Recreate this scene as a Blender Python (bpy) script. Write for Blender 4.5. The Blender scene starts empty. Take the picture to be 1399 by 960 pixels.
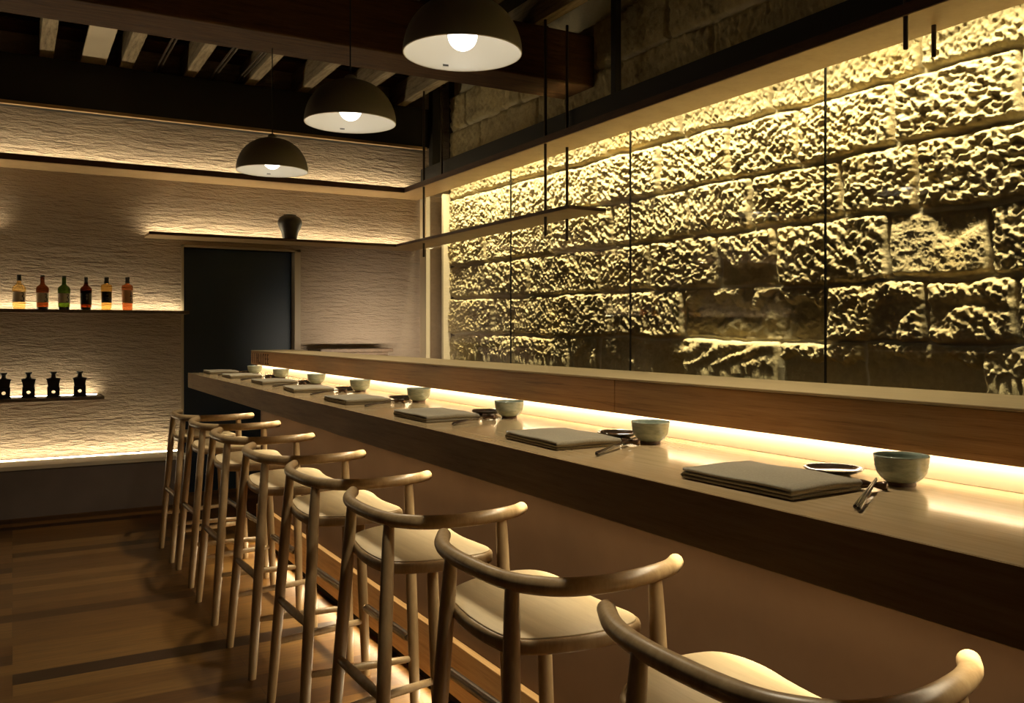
import bpy, bmesh, math, random
import numpy as np
from mathutils import Vector, Matrix
random.seed(4)
S = bpy.context.scene
COL = S.collection
PI = math.pi

# ------------------------------------------------------------------ helpers
def link(o, parent=None):
    COL.objects.link(o)
    if parent is not None:
        o.parent = parent
    return o

def obj(name, bm, mat, parent=None, smooth=False, loc=None, world=False, bevel=0, bseg=2):
    """Link a bmesh as ONE mesh object. world=True: verts are world coordinates."""
    if world and parent is not None:
        p = parent
        off = Vector((0, 0, 0))
        while p is not None:
            off += Vector(p.location); p = p.parent
        bmesh.ops.translate(bm, verts=bm.verts, vec=-off)
    elif world and loc is not None:
        bmesh.ops.translate(bm, verts=bm.verts, vec=-Vector(loc))
    bmesh.ops.recalc_face_normals(bm, faces=bm.faces)
    me = bpy.data.meshes.new(name)
    bm.to_mesh(me); bm.free()
    if isinstance(mat, (list, tuple)):
        for m in mat: me.materials.append(m)
    else:
        me.materials.append(mat)
    if smooth:
        for p in me.polygons: p.use_smooth = True
    o = bpy.data.objects.new(name, me)
    link(o, parent)
    if loc is not None: o.location = loc
    if bevel:
        b = o.modifiers.new('bevel', 'BEVEL'); b.width = bevel; b.segments = bseg; b.limit_method = 'ANGLE'
    return o

def tag(o, label=None, cat=None, group=None, kind=None):
    if label: o['label'] = label
    if cat: o['category'] = cat
    if group: o['group'] = group
    if kind: o['kind'] = kind
    return o

def thing(name, label, cat, loc=(0, 0, 0), group=None):
    o = bpy.data.objects.new(name, None); link(o)
    o.empty_display_size = .05
    o.location = loc
    return tag(o, label, cat, group)

def copy_tree(o, parent=None):
    c = o.copy(); COL.objects.link(c)
    c.parent = parent
    for ch in list(o.children): copy_tree(ch, c)
    return c

def box(bm, x0, x1, y0, y1, z0, z1):
    v = [bm.verts.new(p) for p in ((x0,y0,z0),(x1,y0,z0),(x1,y1,z0),(x0,y1,z0),(x0,y0,z1),(x1,y0,z1),(x1,y1,z1),(x0,y1,z1))]
    for f in ((0,3,2,1),(4,5,6,7),(0,1,5,4),(1,2,6,5),(2,3,7,6),(3,0,4,7)):
        bm.faces.new([v[i] for i in f])
    return bm

def bx(*a):
    return box(bmesh.new(), *a)

def prism(bm, poly, z0, z1):
    a = [bm.verts.new((x, y, z0)) for x, y in poly]
    b = [bm.verts.new((x, y, z1)) for x, y in poly]
    bm.faces.new(a[::-1]); bm.faces.new(b)
    n = len(poly)
    for i in range(n):
        bm.faces.new([a[i], a[(i+1) % n], b[(i+1) % n], b[i]])
    return bm

def tube(bm, pts, r, seg=14, cap=True, flat=1.0):
    """sweep a round (or flattened) section along pts; r number or list; rounded ends"""
    P = [Vector(p) for p in pts]
    R = [r]*len(P) if not isinstance(r, (list, tuple)) else list(r)
    if cap:
        d0 = (P[0]-P[1]).normalized(); d1 = (P[-1]-P[-2]).normalized()
        pre, post = [], []
        for k in (1.0, .7, .35):
            pre.append((P[0]+d0*R[0]*.45*k, R[0]*math.sqrt(max(0, 1-k*k*.97))))
            post.append((P[-1]+d1*R[-1]*.45*k, R[-1]*math.sqrt(max(0, 1-k*k*.97))))
        P = [a for a, _ in pre]+P+[a for a, _ in reversed(post)]
        R = [b for _, b in pre]+R+[b for _, b in reversed(post)]
    T = []
    for i in range(len(P)):
        a = P[max(0, i-1)]; b = P[min(len(P)-1, i+1)]
        T.append((b-a).normalized())
    up = Vector((0, 0, 1))
    if abs(T[0].dot(up)) > .9: up = Vector((1, 0, 0))
    n = (up - T[0]*up.dot(T[0])).normalized()
    rings = []
    for i, p in enumerate(P):
        n = (n - T[i]*n.dot(T[i])).normalized()
        b = T[i].cross(n)
        rings.append([bm.verts.new(p + (n*math.cos(2*PI*k/seg)*flat + b*math.sin(2*PI*k/seg))*R[i]) for k in range(seg)])
    for A, B in zip(rings, rings[1:]):
        for k in range(seg):
            bm.faces.new([A[k], A[(k+1) % seg], B[(k+1) % seg], B[k]])
    bm.faces.new(rings[0][::-1]); bm.faces.new(rings[-1])
    return bm

def lathe(bm, prof, seg=40, c=(0, 0, 0), close=True):
    rings = []
    for r, z in prof:
        if r < 1e-5:
            rings.append([bm.verts.new((c[0], c[1], c[2]+z))])
        else:
            rings.append([bm.verts.new((c[0]+r*math.cos(2*PI*k/seg), c[1]+r*math.sin(2*PI*k/seg), c[2]+z)) for k in range(seg)])
    for A, B in zip(rings, rings[1:]):
        if len(A) == 1 and len(B) == 1: continue
        for k in range(seg):
            k2 = (k+1) % seg
            if len(A) == 1: bm.faces.new([A[0], B[k], B[k2]])
            elif len(B) == 1: bm.faces.new([A[k], A[k2], B[0]])
            else: bm.faces.new([A[k], A[k2], B[k2], B[k]])
    if close:
        if len(rings[0]) > 1: bm.faces.new(rings[0][::-1])
        if len(rings[-1]) > 1: bm.faces.new(rings[-1])
    return bm

def catmull(P, n=6, closed=False):
    P = [Vector(p) for p in P]; out = []
    N = len(P)
    rng = range(N) if closed else range(N-1)
    for i in rng:
        if closed: p0, p1, p2, p3 = P[(i-1) % N], P[i], P[(i+1) % N], P[(i+2) % N]
        else: p0, p1, p2, p3 = P[max(0, i-1)], P[i], P[i+1], P[min(N-1, i+2)]
        for k in range(n):
            t = k/n
            out.append(.5*((2*p1)+(-p0+p2)*t+(2*p0-5*p1+4*p2-p3)*t*t+(-p0+3*p1-3*p2+p3)*t**3))
    if not closed: out.append(P[-1])
    return out

# ------------------------------------------------------------------ materials
def newmat(name):
    m = bpy.data.materials.new(name); m.use_nodes = True
    nt = m.node_tree; nt.nodes.clear()
    out = nt.nodes.new('ShaderNodeOutputMaterial')
    b = nt.nodes.new('ShaderNodeBsdfPrincipled')
    nt.links.new(b.outputs[0], out.inputs[0])
    return m, nt, b, out

def noise(nt, scale, vec, detail=4, rough=.55, stretch=None):
    n = nt.nodes.new('ShaderNodeTexNoise'); n.inputs['Scale'].default_value = scale
    n.inputs['Detail'].default_value = detail; n.inputs['Roughness'].default_value = rough
    if stretch:
        mp = nt.nodes.new('ShaderNodeMapping'); mp.inputs['Scale'].default_value = stretch
        nt.links.new(vec, mp.inputs['Vector']); vec = mp.outputs[0]
    nt.links.new(vec, n.inputs['Vector'])
    return n.outputs['Fac']

def ramp(nt, fac, stops):
    r = nt.nodes.new('ShaderNodeValToRGB')
    e = r.color_ramp.elements
    e[0].position, e[0].color = stops[0][0], (*stops[0][1], 1)
    e[1].position, e[1].color = stops[-1][0], (*stops[-1][1], 1)
    for p, c in stops[1:-1]:
        x = e.new(p); x.color = (*c, 1)
    nt.links.new(fac, r.inputs[0])
    return r.outputs[0]

def bump(nt, b, fac, strength, dist):
    n = nt.nodes.new('ShaderNodeBump'); n.inputs['Strength'].default_value = strength; n.inputs['Distance'].default_value = dist
    nt.links.new(fac, n.inputs['Height']); nt.links.new(n.outputs[0], b.inputs['Normal'])
    return n

def coords(nt, kind='Object'):
    return nt.nodes.new('ShaderNodeTexCoord').outputs[kind]

def plain(name, c, rough=.6, metal=0, spec=.5, var=0.0, vs=12, coat=0):
    m, nt, b, _ = newmat(name)
    if var:
        f = noise(nt, vs, coords(nt))
        col = ramp(nt, f, [(.3, tuple(x*(1-var) for x in c)), (.7, tuple(min(1, x*(1+var)) for x in c))])
        nt.links.new(col, b.inputs['Base Color'])
    else:
        b.inputs['Base Color'].default_value = (*c, 1)
    b.inputs['Roughness'].default_value = rough; b.inputs['Metallic'].default_value = metal
    b.inputs['Specular IOR Level'].default_value = spec
    b.inputs['Coat Weight'].default_value = coat
    return m

def wood(name, dark, mid, light, stretch, rough=.4, scale=6, spec=.4, bstr=.15, bdist=.002):
    m, nt, b, _ = newmat(name)
    v = coords(nt)
    n1 = noise(nt, scale, v, 6, .65, stretch)
    n2 = noise(nt, scale*5, v, 3, .6, stretch)
    mx = nt.nodes.new('ShaderNodeMath'); mx.operation = 'MULTIPLY_ADD'
    nt.links.new(n2, mx.inputs[0]); mx.inputs[1].default_value = .35; nt.links.new(n1, mx.inputs[2])
    col = ramp(nt, mx.outputs[0], [(.42, dark), (.62, mid), (.85, light)])
    nt.links.new(col, b.inputs['Base Color'])
    b.inputs['Roughness'].default_value = rough; b.inputs['Specular IOR Level'].default_value = spec
    if bstr: bump(nt, b, mx.outputs[0], bstr, bdist)
    return m

def emit(name, c, s):
    m = bpy.data.materials.new(name); m.use_nodes = True
    nt = m.node_tree; nt.nodes.clear()
    out = nt.nodes.new('ShaderNodeOutputMaterial'); e = nt.nodes.new('ShaderNodeEmission')
    e.inputs[0].default_value = (*c, 1); e.inputs[1].default_value = s
    nt.links.new(e.outputs[0], out.inputs[0])
    return m

def thin_glass(name, tint=(1, 1, 1), ior=1.5, rough=0.0, gl=1.0):
    """thin sheet: tinted see-through plus fresnel mirror reflection"""
    m = bpy.data.materials.new(name); m.use_nodes = True
    nt = m.node_tree; nt.nodes.clear()
    out = nt.nodes.new('ShaderNodeOutputMaterial')
    tr = nt.nodes.new('ShaderNodeBsdfTransparent'); tr.inputs[0].default_value = (*tint, 1)
    g = nt.nodes.new('ShaderNodeBsdfGlossy'); g.inputs['Roughness'].default_value = rough
    g.inputs[0].default_value = (gl, gl, gl, 1)
    lw = nt.nodes.new('ShaderNodeLayerWeight'); lw.inputs[0].default_value = .5
    pw = nt.nodes.new('ShaderNodeMath'); pw.operation = 'POWER'; pw.inputs[1].default_value = 5
    fr = nt.nodes.new('ShaderNodeMath'); fr.operation = 'MULTIPLY_ADD'
    f0 = ((ior-1)/(ior+1))**2; fr.inputs[1].default_value = 1-f0; fr.inputs[2].default_value = f0
    nt.links.new(lw.outputs['Facing'], pw.inputs[0]); nt.links.new(pw.outputs[0], fr.inputs[0])
    mx = nt.nodes.new('ShaderNodeMixShader')
    nt.links.new(fr.outputs[0], mx.inputs[0]); nt.links.new(tr.outputs[0], mx.inputs[1]); nt.links.new(g.outputs[0], mx.inputs[2])
    nt.links.new(mx.outputs[0], out.inputs[0])
    return m

WARM = (1.0, .85, .54)
M = {}
M['ash'] = wood('ash_wood', (.28, .18, .085), (.37, .25, .125), (.45, .32, .17), (6, 6, 1.2), .33, 5, .4, .1, .0008)
M['seat'] = wood('seat_veneer', (.56, .43, .24), (.64, .50, .29), (.70, .56, .34), (8, .8, 8), .45, 5, .4, .05, .0004)
M['counter'] = wood('counter_top_wood', (.37, .26, .13), (.44, .315, .165), (.50, .36, .20), (9, .45, 9), .13, 7, .5, .02, .0003)
M['fascia'] = wood('counter_front_wood', (.22, .12, .045), (.34, .20, .08), (.41, .26, .11), (9, .45, 9), .6, 7, .2)
M['ledge'] = wood('ledge_wood', (.12, .052, .018), (.29, .15, .055), (.38, .215, .085), (10, .35, 12), .38, 7)
M['ledge_top'] = wood('ledge_top_wood', (.27, .20, .10), (.32, .24, .125), (.37, .28, .15), (10, .4, 10), .35, 7)
M['plinth'] = wood('plinth_wood', (.24, .12, .04), (.42, .24, .09), (.50, .31, .13), (10, .35, 12), .45, 7)
M['shelf'] = wood('shelf_wood', (.34, .22, .11), (.40, .27, .14), (.44, .30, .16), (1.5, 1.5, 8), .5, 5, .3)
M['edge'] = wood('shaded_shelf_edge', (.03, .012, .006), (.055, .022, .010), (.08, .035, .015), (1.5, 1.5, 8), .5, 5)  # shelf wood darkened: shade of the unlit front edges put into the colour
M['beam'] = wood('old_beam_wood', (.025, .011, .004), (.06, .026, .009), (.09, .042, .015), (.6, 6, 8), .8, 5, .2, .5, .01)
M['rafter'] = wood('rafter_wood', (.07, .05, .03), (.19, .145, .09), (.28, .22, .14), (8, .8, 8), .85, 5, .2, .4, .006)
M['blacksteel'] = plain('black_steel', (.012, .011, .010), .5, 0, .4)
M['darkboard'] = plain('dark_ceiling_board', (.028, .02, .013), .9, 0, .2, .35, 3)
M['rod'] = plain('bronze_rod', (.07, .05, .035), .4, .6)
M['steel'] = plain('steel_cap', (.55, .50, .42), .22, 1.0)
M['navy'] = plain('navy_door_paint', (.007, .017, .032), .5, 0, .4, .08, 2)
M['trim'] = plain('trim_paint', (.36, .29, .20), .6)
M['cream'] = plain('cream_trim', (.62, .52, .36), .6)
M['dome'] = plain('pendant_grey_enamel', (.19, .17, .13), .42, 0, .5)
M['domein'] = plain('pendant_white_enamel', (.80, .76, .66), .35)
M['bulb'] = emit('bulb_glow', (1.0, .94, .82), 6)
M['led'] = emit('led_glow', WARM, 37)
M['ledc'] = emit('led_counter_glow', (1.0, .88, .64), 38)
M['black'] = plain('black_glaze', (.012, .010, .009), .28, 0, .5, .2, 20)
M['vase'] = plain('dark_vase_glaze', (.020, .016, .012), .45, 0, .5, .4, 25)
M['dish'] = plain('dark_dish_glaze', (.018, .012, .008), .1, 0, .7, .4, 40)
M['chop'] = plain('dark_lacquer', (.030, .018, .012), .18, 0, .7)
M['restm'] = plain('bronze_rest', (.10, .055, .03), .15, .4, .6)
M['cap'] = plain('bottle_cap', (.012, .010, .010), .35)
M['kick'] = plain('kick_black', (.010, .007, .005), .8, 0, .2)
M['cabwood'] = wood('dark_cabinet_wood', (.05, .028, .014), (.10, .06, .03), (.14, .085, .045), (8, .6, 8), .5, 6)
M['panelglass'] = thin_glass('partition_glass', (.98, .98, .95), 1.5)
M['seal'] = plain('glass_seal', (.02, .018, .012), .5)

def m_napkin():
    m, nt, b, _ = newmat('napkin_linen')
    v = coords(nt)
    f = noise(nt, 260, v, 3, .6)
    col = ramp(nt, f, [(.3, (.235, .20, .135)), (.7, (.33, .285, .20))])
    nt.links.new(col, b.inputs['Base Color']); b.inputs['Roughness'].default_value = .95
    b.inputs['Sheen Weight'].default_value = .3; b.inputs['Specular IOR Level'].default_value = .1
    bump(nt, b, f, .35, .0008)
    return m
M['napkin'] = m_napkin()

def m_celadon():
    m, nt, b, _ = newmat('celadon_glaze')
    v = coords(nt)
    f = noise(nt, 30, v, 4, .6, (1, 1, 3))
    col = ramp(nt, f, [(.3, (.20, .24, .19)), (.55, (.33, .37, .29)), (.8, (.42, .44, .35))])
    nt.links.new(col, b.inputs['Base Color']); b.inputs['Roughness'].default_value = .16
    b.inputs['Coat Weight'].default_value = .4
    bump(nt, b, f, .15, .001)
    return m
M['celadon'] = m_celadon()
M['foot'] = plain('bowl_foot_clay', (.10, .055, .03), .7)

def m_panel():
    m, nt, b, _ = newmat('counter_plaster')
    v = coords(nt)
    f = noise(nt, 2.2, v, 6, .6)
    col = ramp(nt, f, [(.3, (.145, .082, .042)), (.7, (.19, .112, .060))])
    nt.links.new(col, b.inputs['Base Color']); b.inputs['Roughness'].default_value = .7
    b.inputs['Specular IOR Level'].default_value = .25
    bump(nt, b, noise(nt, 9, v, 5, .6), .15, .004)
    return m
M['panel'] = m_panel()

def m_wall():
    """combed plaster with short horizontal ridges"""
    m, nt, b, _ = newmat('combed_plaster')
    v = coords(nt)
    big = noise(nt, 1.3, v, 4, .55)
    col = ramp(nt, big, [(.25, (.37, .285, .215)), (.75, (.48, .38, .285))])
    nt.links.new(col, b.inputs['Base Color']); b.inputs['Roughness'].default_value = .9
    b.inputs['Specular IOR Level'].default_value = .15
    n1 = noise(nt, 9, v, 5, .62, (1, 1, 5.5))
    n2 = noise(nt, 3.2, v, 4, .6, (1, 1, 5))
    ad = nt.nodes.new('ShaderNodeMath'); ad.operation = 'ADD'
    nt.links.new(n1, ad.inputs[0]); nt.links.new(n2, ad.inputs[1])
    bump(nt, b, ad.outputs[0], 1.0, .036)
    return m
M['wall'] = m_wall()
M['benchm'] = plain('bench_plaster', (.17, .13, .105), .8, 0, .2, .12, 3)

def m_floor():
    m, nt, b, _ = newmat('floor_boards')
    v = coords(nt)
    br = nt.nodes.new('ShaderNodeTexBrick')
    br.inputs['Scale'].default_value = 1
    br.inputs['Brick Width'].default_value = 1.35; br.inputs['Row Height'].default_value = .125
    br.inputs['Mortar Size'].default_value = .0012; br.inputs['Mortar Smooth'].default_value = .3
    br.inputs['Color1'].default_value = (0, 0, 0, 1); br.inputs['Color2'].default_value = (1, 1, 1, 1)
    br.inputs['Mortar'].default_value = (.2, .2, .2, 1)
    br.offset = .37; br.offset_frequency = 3
    nt.links.new(v, br.inputs['Vector'])
    tone = ramp(nt, br.outputs['Color'], [(0, (.030, .012, .003)), (.3, (.12, .052, .010)), (.65, (.18, .088, .020)), (1, (.25, .135, .036))])
    g = noise(nt, 5, v, 7, .65, (.8, 11, 1))
    gr = ramp(nt, g, [(.3, (.62, .58, .52)), (.7, (1.15, 1.12, 1.08))])
    mx = nt.nodes.new('ShaderNodeMix'); mx.data_type = 'RGBA'; mx.blend_type = 'MULTIPLY'; mx.inputs[0].default_value = 1
    nt.links.new(tone, mx.inputs[6]); nt.links.new(gr, mx.inputs[7])
    nt.links.new(mx.outputs[2], b.inputs['Base Color'])
    b.inputs['Roughness'].default_value = .42; b.inputs['Specular IOR Level'].default_value = .25
    iv = nt.nodes.new('ShaderNodeMath'); iv.operation = 'SUBTRACT'; iv.inputs[0].default_value = 1
    nt.links.new(br.outputs['Fac'], iv.inputs[1])
    bump(nt, b, iv.outputs[0], .5, .002)
    return m
M['floor'] = m_floor()

def m_stone():
    m, nt, b, _ = newmat('rough_sandstone')
    v = coords(nt)
    big = noise(nt, 1.7, v, 4, .6)
    fine = noise(nt, 24, v, 6, .7)
    col = ramp(nt, big, [(.3, (.36, .30, .17)), (.5, (.43, .36, .21)), (.7, (.48, .38, .19))])
    fc = ramp(nt, fine, [(.25, (.72, .70, .66)), (.7, (1.08, 1.06, 1.02))])
    mx = nt.nodes.new('ShaderNodeMix'); mx.data_type = 'RGBA'; mx.blend_type = 'MULTIPLY'; mx.inputs[0].default_value = 1
    nt.links.new(col, mx.inputs[6]); nt.links.new(fc, mx.inputs[7])
    at_ = nt.nodes.new('ShaderNodeAttribute'); at_.attribute_name = 'mortar'
    m2 = nt.nodes.new('ShaderNodeMix'); m2.data_type = 'RGBA'
    nt.links.new(at_.outputs['Fac'], m2.inputs[0]); nt.links.new(mx.outputs[2], m2.inputs[6]); m2.inputs[7].default_value = (.62, .55, .38, 1)
    nt.links.new(m2.outputs[2], b.inputs['Base Color'])
    b.inputs['Roughness'].default_value = .95; b.inputs['Specular IOR Level'].default_value = .1
    f2 = noise(nt, 60, v, 5, .7)
    bump(nt, b, f2, .9, .008)
    return m
M['stone'] = m_stone()

# ------------------------------------------------------------------ key sizes
WY = 7.95          # back wall
CX = 1.07          # counter front edge
CZ = 1.115         # counter height
GX = 3.46          # glass plane
SZ = 2.69          # underside of upper shelf
CY0, CY1 = -1.2, 6.45

def struct(o):
    o['kind'] = 'structure'; return o

# ------------------------------------------------------------------ shell
struct(obj('floor', bx(-3.2, 4.2, -2.2, 8.3, -.06, 0), M['floor']))
struct(obj('ceiling', bx(-3.2, 4.2, -2.2, 8.3, 3.95, 4.02), M['darkboard']))

DX0, DX1, DZ = 1.275, 2.244, 2.13
bm = bmesh.new()
box(bm, -3.2, DX0, WY, WY+.2, 0, 3.95)
box(bm, DX1, 4.2, WY, WY+.2, 0, 3.95)
box(bm, DX0, DX1, WY, WY+.2, DZ, 3.95)
struct(obj('wall_back', bm, M['wall']))
# doorway: recessed navy door leaf and painted reveal
d = struct(obj('door_1', bx(DX0, DX1, WY+.10, WY+.145, 0, DZ), M['navy']))
bm = bmesh.new()
box(bm, DX0-.018, DX0+.004, WY-.012, WY+.1, 0, DZ+.02)
struct(obj('trim_1', bm, M['trim']))
struct(obj('trim_2', bx(DX1-.004, DX1+.05, WY-.012, WY+.1, 0, DZ+.02), M['trim']))
struct(obj('trim_3', bx(DX0-.018, DX1+.05, WY-.012, WY+.1, DZ, DZ+.02), M['trim']))
# end of the glazed stone bay: dark recessed panel between two cream strips
struct(obj('trim_4', bx(3.485, 3.525, 7.80, WY, 0, SZ+.03), M['cream']))
struct(obj('trim_5', bx(3.525, 3.78, 7.84, WY, 0, SZ+.03), M['cabwood']))
struct(obj('trim_6', bx(3.585, 3.66, 7.62, 7.66, 0, SZ+.03), M['cream']))

# ------------------------------------------------------------------ stone wall relief
def perlin(x, y, seed):
    xi = np.floor(x).astype(np.int64); yi = np.floor(y).astype(np.int64)
    xf = x-xi; yf = y-yi
    def g(ix, iy):
        h = (ix*374761393 + iy*668265263 + seed*982451653) & 0xffffffff
        h = ((h ^ (h >> 13))*1274126177) & 0xffffffff
        h = (h ^ (h >> 16)) & 0xffff
        a = h/65535.0*2*np.pi
        return np.cos(a), np.sin(a)
    u = xf**3*(xf*(xf*6-15)+10); w = yf**3*(yf*(yf*6-15)+10)
    def dot(ix, iy, dx, dy):
        a, b = g(ix, iy); return a*dx+b*dy
    n00 = dot(xi, yi, xf, yf); n10 = dot(xi+1, yi, xf-1, yf)
    n01 = dot(xi, yi+1, xf, yf-1); n11 = dot(xi+1, yi+1, xf-1, yf-1)
    return ((n00*(1-u)+n10*u)*(1-w)+(n01*(1-u)+n11*u)*w)*1.5

# courses: upper boundary z at Y=2.2 and at Y=7.5 (they droop slightly towards the near end)
courses = [  # (z_top@2.2, z_top@7.5, vertical joints, kind per block far->near handled by index)
    (3.60, 3.66, [.9, 2.0, 3.1, 4.4, 5.2, 6.3, 7.3]),
    (3.25, 3.32, [.5, 1.7, 2.9, 4.0, 4.9, 6.0, 7.0]),
    (2.93, 3.00, [.9, 2.6, 3.515, 4.276, 5.07, 5.863, 7.126]),       # down to J1
    (2.598, 2.665, [1.2, 2.126, 2.75, 3.342, 3.859, 4.492, 5.185, 6.448, 7.054]),
    (2.283, 2.330, [.8, 1.6, 2.621, 3.049, 3.682, 4.214, 5.0, 5.8, 6.9]),
    (1.962, 2.025, [1.3, 2.265, 2.766, 3.483, 3.952, 4.583, 5.149, 6.145, 6.95]),
    (1.636, 1.712, [1.0, 2.135, 2.572, 3.142, 4.255, 5.0, 5.787, 6.734]),
    (1.345, 1.377, [.9, 2.308, 2.925, 3.472, 4.255, 5.194, 5.539, 6.386, 7.0]),
    (1.03, 1.06, [.6, 1.5, 2.5, 3.4, 4.4, 5.6, 6.6]),
    (.70, .72, [1.0, 2.1, 3.1, 4.1, 5.1, 6.2, 7.2]),
    (.36, .37, [.5, 1.6, 2.8, 3.7, 4.8, 5.9, 6.9]),
]
# eroded blocks: (course index, a Y inside the block) -> style
special = {(5, 2.5): 'smooth', (6, 3.6): 'hollow', (7, 2.6): 'hollow', (7, 3.2): 'halfhollow', (7, 5.3): 'soft', (7, 4.8): 'hollow2',
           (5, 3.7): 'tophalf', (6, 2.3): 'worn', (6, 2.9): 'worn', (7, 3.8): 'slab'}

def stone_height(Y, Z):
    s = (Y-2.2)/5.3
    wob = perlin(Y*2.3, Z*2.3, 91)*.016 + perlin(Y*9, Z*9, 92)*.006
    Zw = Z+wob
    Yw = Y + perlin(Y*3.1, Z*3.1, 93)*.016 + perlin(Y*11, Z*11, 94)*.006
    tops = [a+(b-a)*s for a, b, _ in courses]
    H_ = np.full(Y.shape, -.012); J_ = np.ones(Y.shape)
    H_ += perlin(Y*14, Z*14, 70)*.005 + perlin(Y*40, Z*40, 71)*.002
    for ci, (a, b, js) in enumerate(courses):
        zt = tops[ci]; zb = tops[ci+1] if ci+1 < len(courses) else np.zeros_like(Y)-.3
        inrow = (Zw <= zt) & (Zw > zb)
        if not inrow.any(): continue
        edges = [-3.0]+js+[8.2]
        for bi in range(len(edges)-1):
            y0, y1 = edges[bi], edges[bi+1]
            m = inrow & (Yw >= y0) & (Yw < y1)
            if not m.any(): continue
            rs = random.Random(ci*100+bi*7+3)
            st = 'rough'
            for (c2, yy), k in special.items():
                if c2 == ci and y0 <= yy < y1: st = k
            y = Y[m]; z = Z[m]; yw = Yw[m]; zw = Zw[m]
            dz = np.minimum(zt[m]-zw-rs.uniform(.002, .006), zw-zb[m]-rs.uniform(.004, .016))
            dy = np.minimum(yw-y0, y1-yw)-.005
            r = .026
            qx = np.clip(1-dy/r, 0, 1); qz = np.clip(1-dz/r, 0, 1)
            q = np.sqrt(qx**2+qz**2)
            prof = np.sqrt(np.clip(1-q**2, 0, 1))
            ang = rs.choice([-1, 1])*rs.uniform(.45, 1.0)
            ca, sa = math.cos(ang), math.sin(ang)
            fr = rs.uniform(32, 40)
            u = (y*ca+z*sa)*fr*.5; w = (-y*sa+z*ca)*fr
            wx = perlin(y*16, z*16, 5+bi)*.35; wz = perlin(y*16, z*16, 35+bi)*.35
            n1 = perlin(u+wx, w+wz, 11+ci)
            n2 = perlin((y*ca-z*sa)*fr*.8+wz, (y*sa+z*ca)*fr*1.5+wx, 23+bi)
            n3 = perlin(y*70, z*70, 41)
            rel = np.tanh(n1*4)*.0064 + np.tanh(n2*3)*.0052 + n3*.004 + perlin(y*7, z*7, 60+ci)*.009
            base = rs.uniform(.032, .048)
            zz = (zt[m]-zw)/(zt[m]-zb[m])            # 0 top .. 1 bottom
            yy = (yw-y0)/(y1-y0)
            if st == 'smooth':
                k = 1/(1+np.exp((perlin(y*5, z*5, 77)*.8+.35-zz)*14))
                rel = (perlin(y*24, z*24, 8)*.004+perlin(y*75, z*75, 9)*.0035) + k*.016 - .006
                base = .028
            elif st == 'hollow':
                mask = np.clip((zz-.10+perlin(y*7, z*7, 78)*.35)*6, 0, 1)*np.clip((1.0-zz+.05)*8, 0, 1)
                rel = rel*(1-.72*mask) - mask*.042*(1-.35*np.clip(perlin(y*6+3, z*8, 79)*2, 0, 1))
                base = .030
            elif st == 'hollow2':
                mask = np.clip(.75+perlin(y*7, z*9, 80)*1.2, 0, 1)
                rel = rel*(1-.6*mask)-mask*.035
                base = .03
            elif st == 'halfhollow':
                mask = np.clip((zz-.28+perlin(y*7, z*7, 81)*.3)*7, 0, 1)
                rel = rel*(1-.8*mask)-mask*.045; base = .038
            elif st == 'tophalf':
                mask = np.clip((zz-.48+perlin(y*6, z*6, 82)*.4)*7, 0, 1)
                rel = rel*(1-.8*mask)-mask*.045; base = .045
            elif st == 'worn':
                mask = np.clip((perlin(y*4.5, z*5.5, 83+bi)-.10)*5, 0, 1)*np.clip((zz-.2)*5, 0, 1)
                rel = rel*(1-.6*mask)-mask*.022; base = .046
            elif st == 'soft':
                mask = np.clip((zz-.15+perlin(y*6, z*6, 84)*.7)*3, 0, 1)
                rel = rel*(1-.4*mask)-mask*.030; base = .038
            elif st == 'slab':
                lay = np.sin((z*1.0+y*.25+perlin(y*3, z*3, 85)*.06)*75)
                rel = rel*.55+lay*.008
                base = .048
            H_[m] = H_[m]*(1-prof) + prof*(base+rel)
            J_[m] = 1-np.clip(prof*1.6, 0, 1)
    return H_, J_

def stone_mesh():
    ys = np.concatenate([np.arange(-1.6, 1.6, .03), np.arange(1.6, 3.4, .0052), np.arange(3.4, 5.0, .0068), np.arange(5.0, 7.62, .0095), [7.62, 7.64]])
    zs = np.concatenate([np.arange(0, 1.2, .04), np.arange(1.2, 2.80, .0055), np.arange(2.80, 3.96, .02)])
    Yg, Zg = np.meshgrid(ys, zs, indexing='ij')
    Hh, Jh = stone_height(Yg, Zg)
    Hh[-1, :] = -.12
    X = 3.69-Hh
    co = np.stack([X, Yg, Zg], -1).reshape(-1, 3)
    ny, nz = Yg.shape
    idx = np.arange(ny*nz).reshape(ny, nz)
    q = np.stack([idx[:-1, :-1], idx[:-1, 1:], idx[1:, 1:], idx[1:, :-1]], -1).reshape(-1, 4)
    me = bpy.data.meshes.new('wall_right')
    me.vertices.add(len(co)); me.vertices.foreach_set('co', co.ravel())
    me.loops.add(q.size); me.loops.foreach_set('vertex_index', q.ravel().astype(np.int32))
    me.polygons.add(len(q)); me.polygons.foreach_set('loop_start', np.arange(0, q.size, 4, dtype=np.int32))
    me.polygons.foreach_set('loop_total', np.full(len(q), 4, dtype=np.int32))
    me.update(calc_edges=True)
    at_ = me.attributes.new('mortar', 'FLOAT', 'POINT'); at_.data.foreach_set('value', Jh.ravel().astype(np.float32))
    me.materials.append(M['stone'])
    o = bpy.data.objects.new('wall_right', me); link(o)
    return o
struct(stone_mesh())
bm = bmesh.new(); box(bm, 3.80, 4.0, -2.2, WY, 0, 3.95)
struct(obj('wall_right_backing', bm, M['darkboard']))

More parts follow.
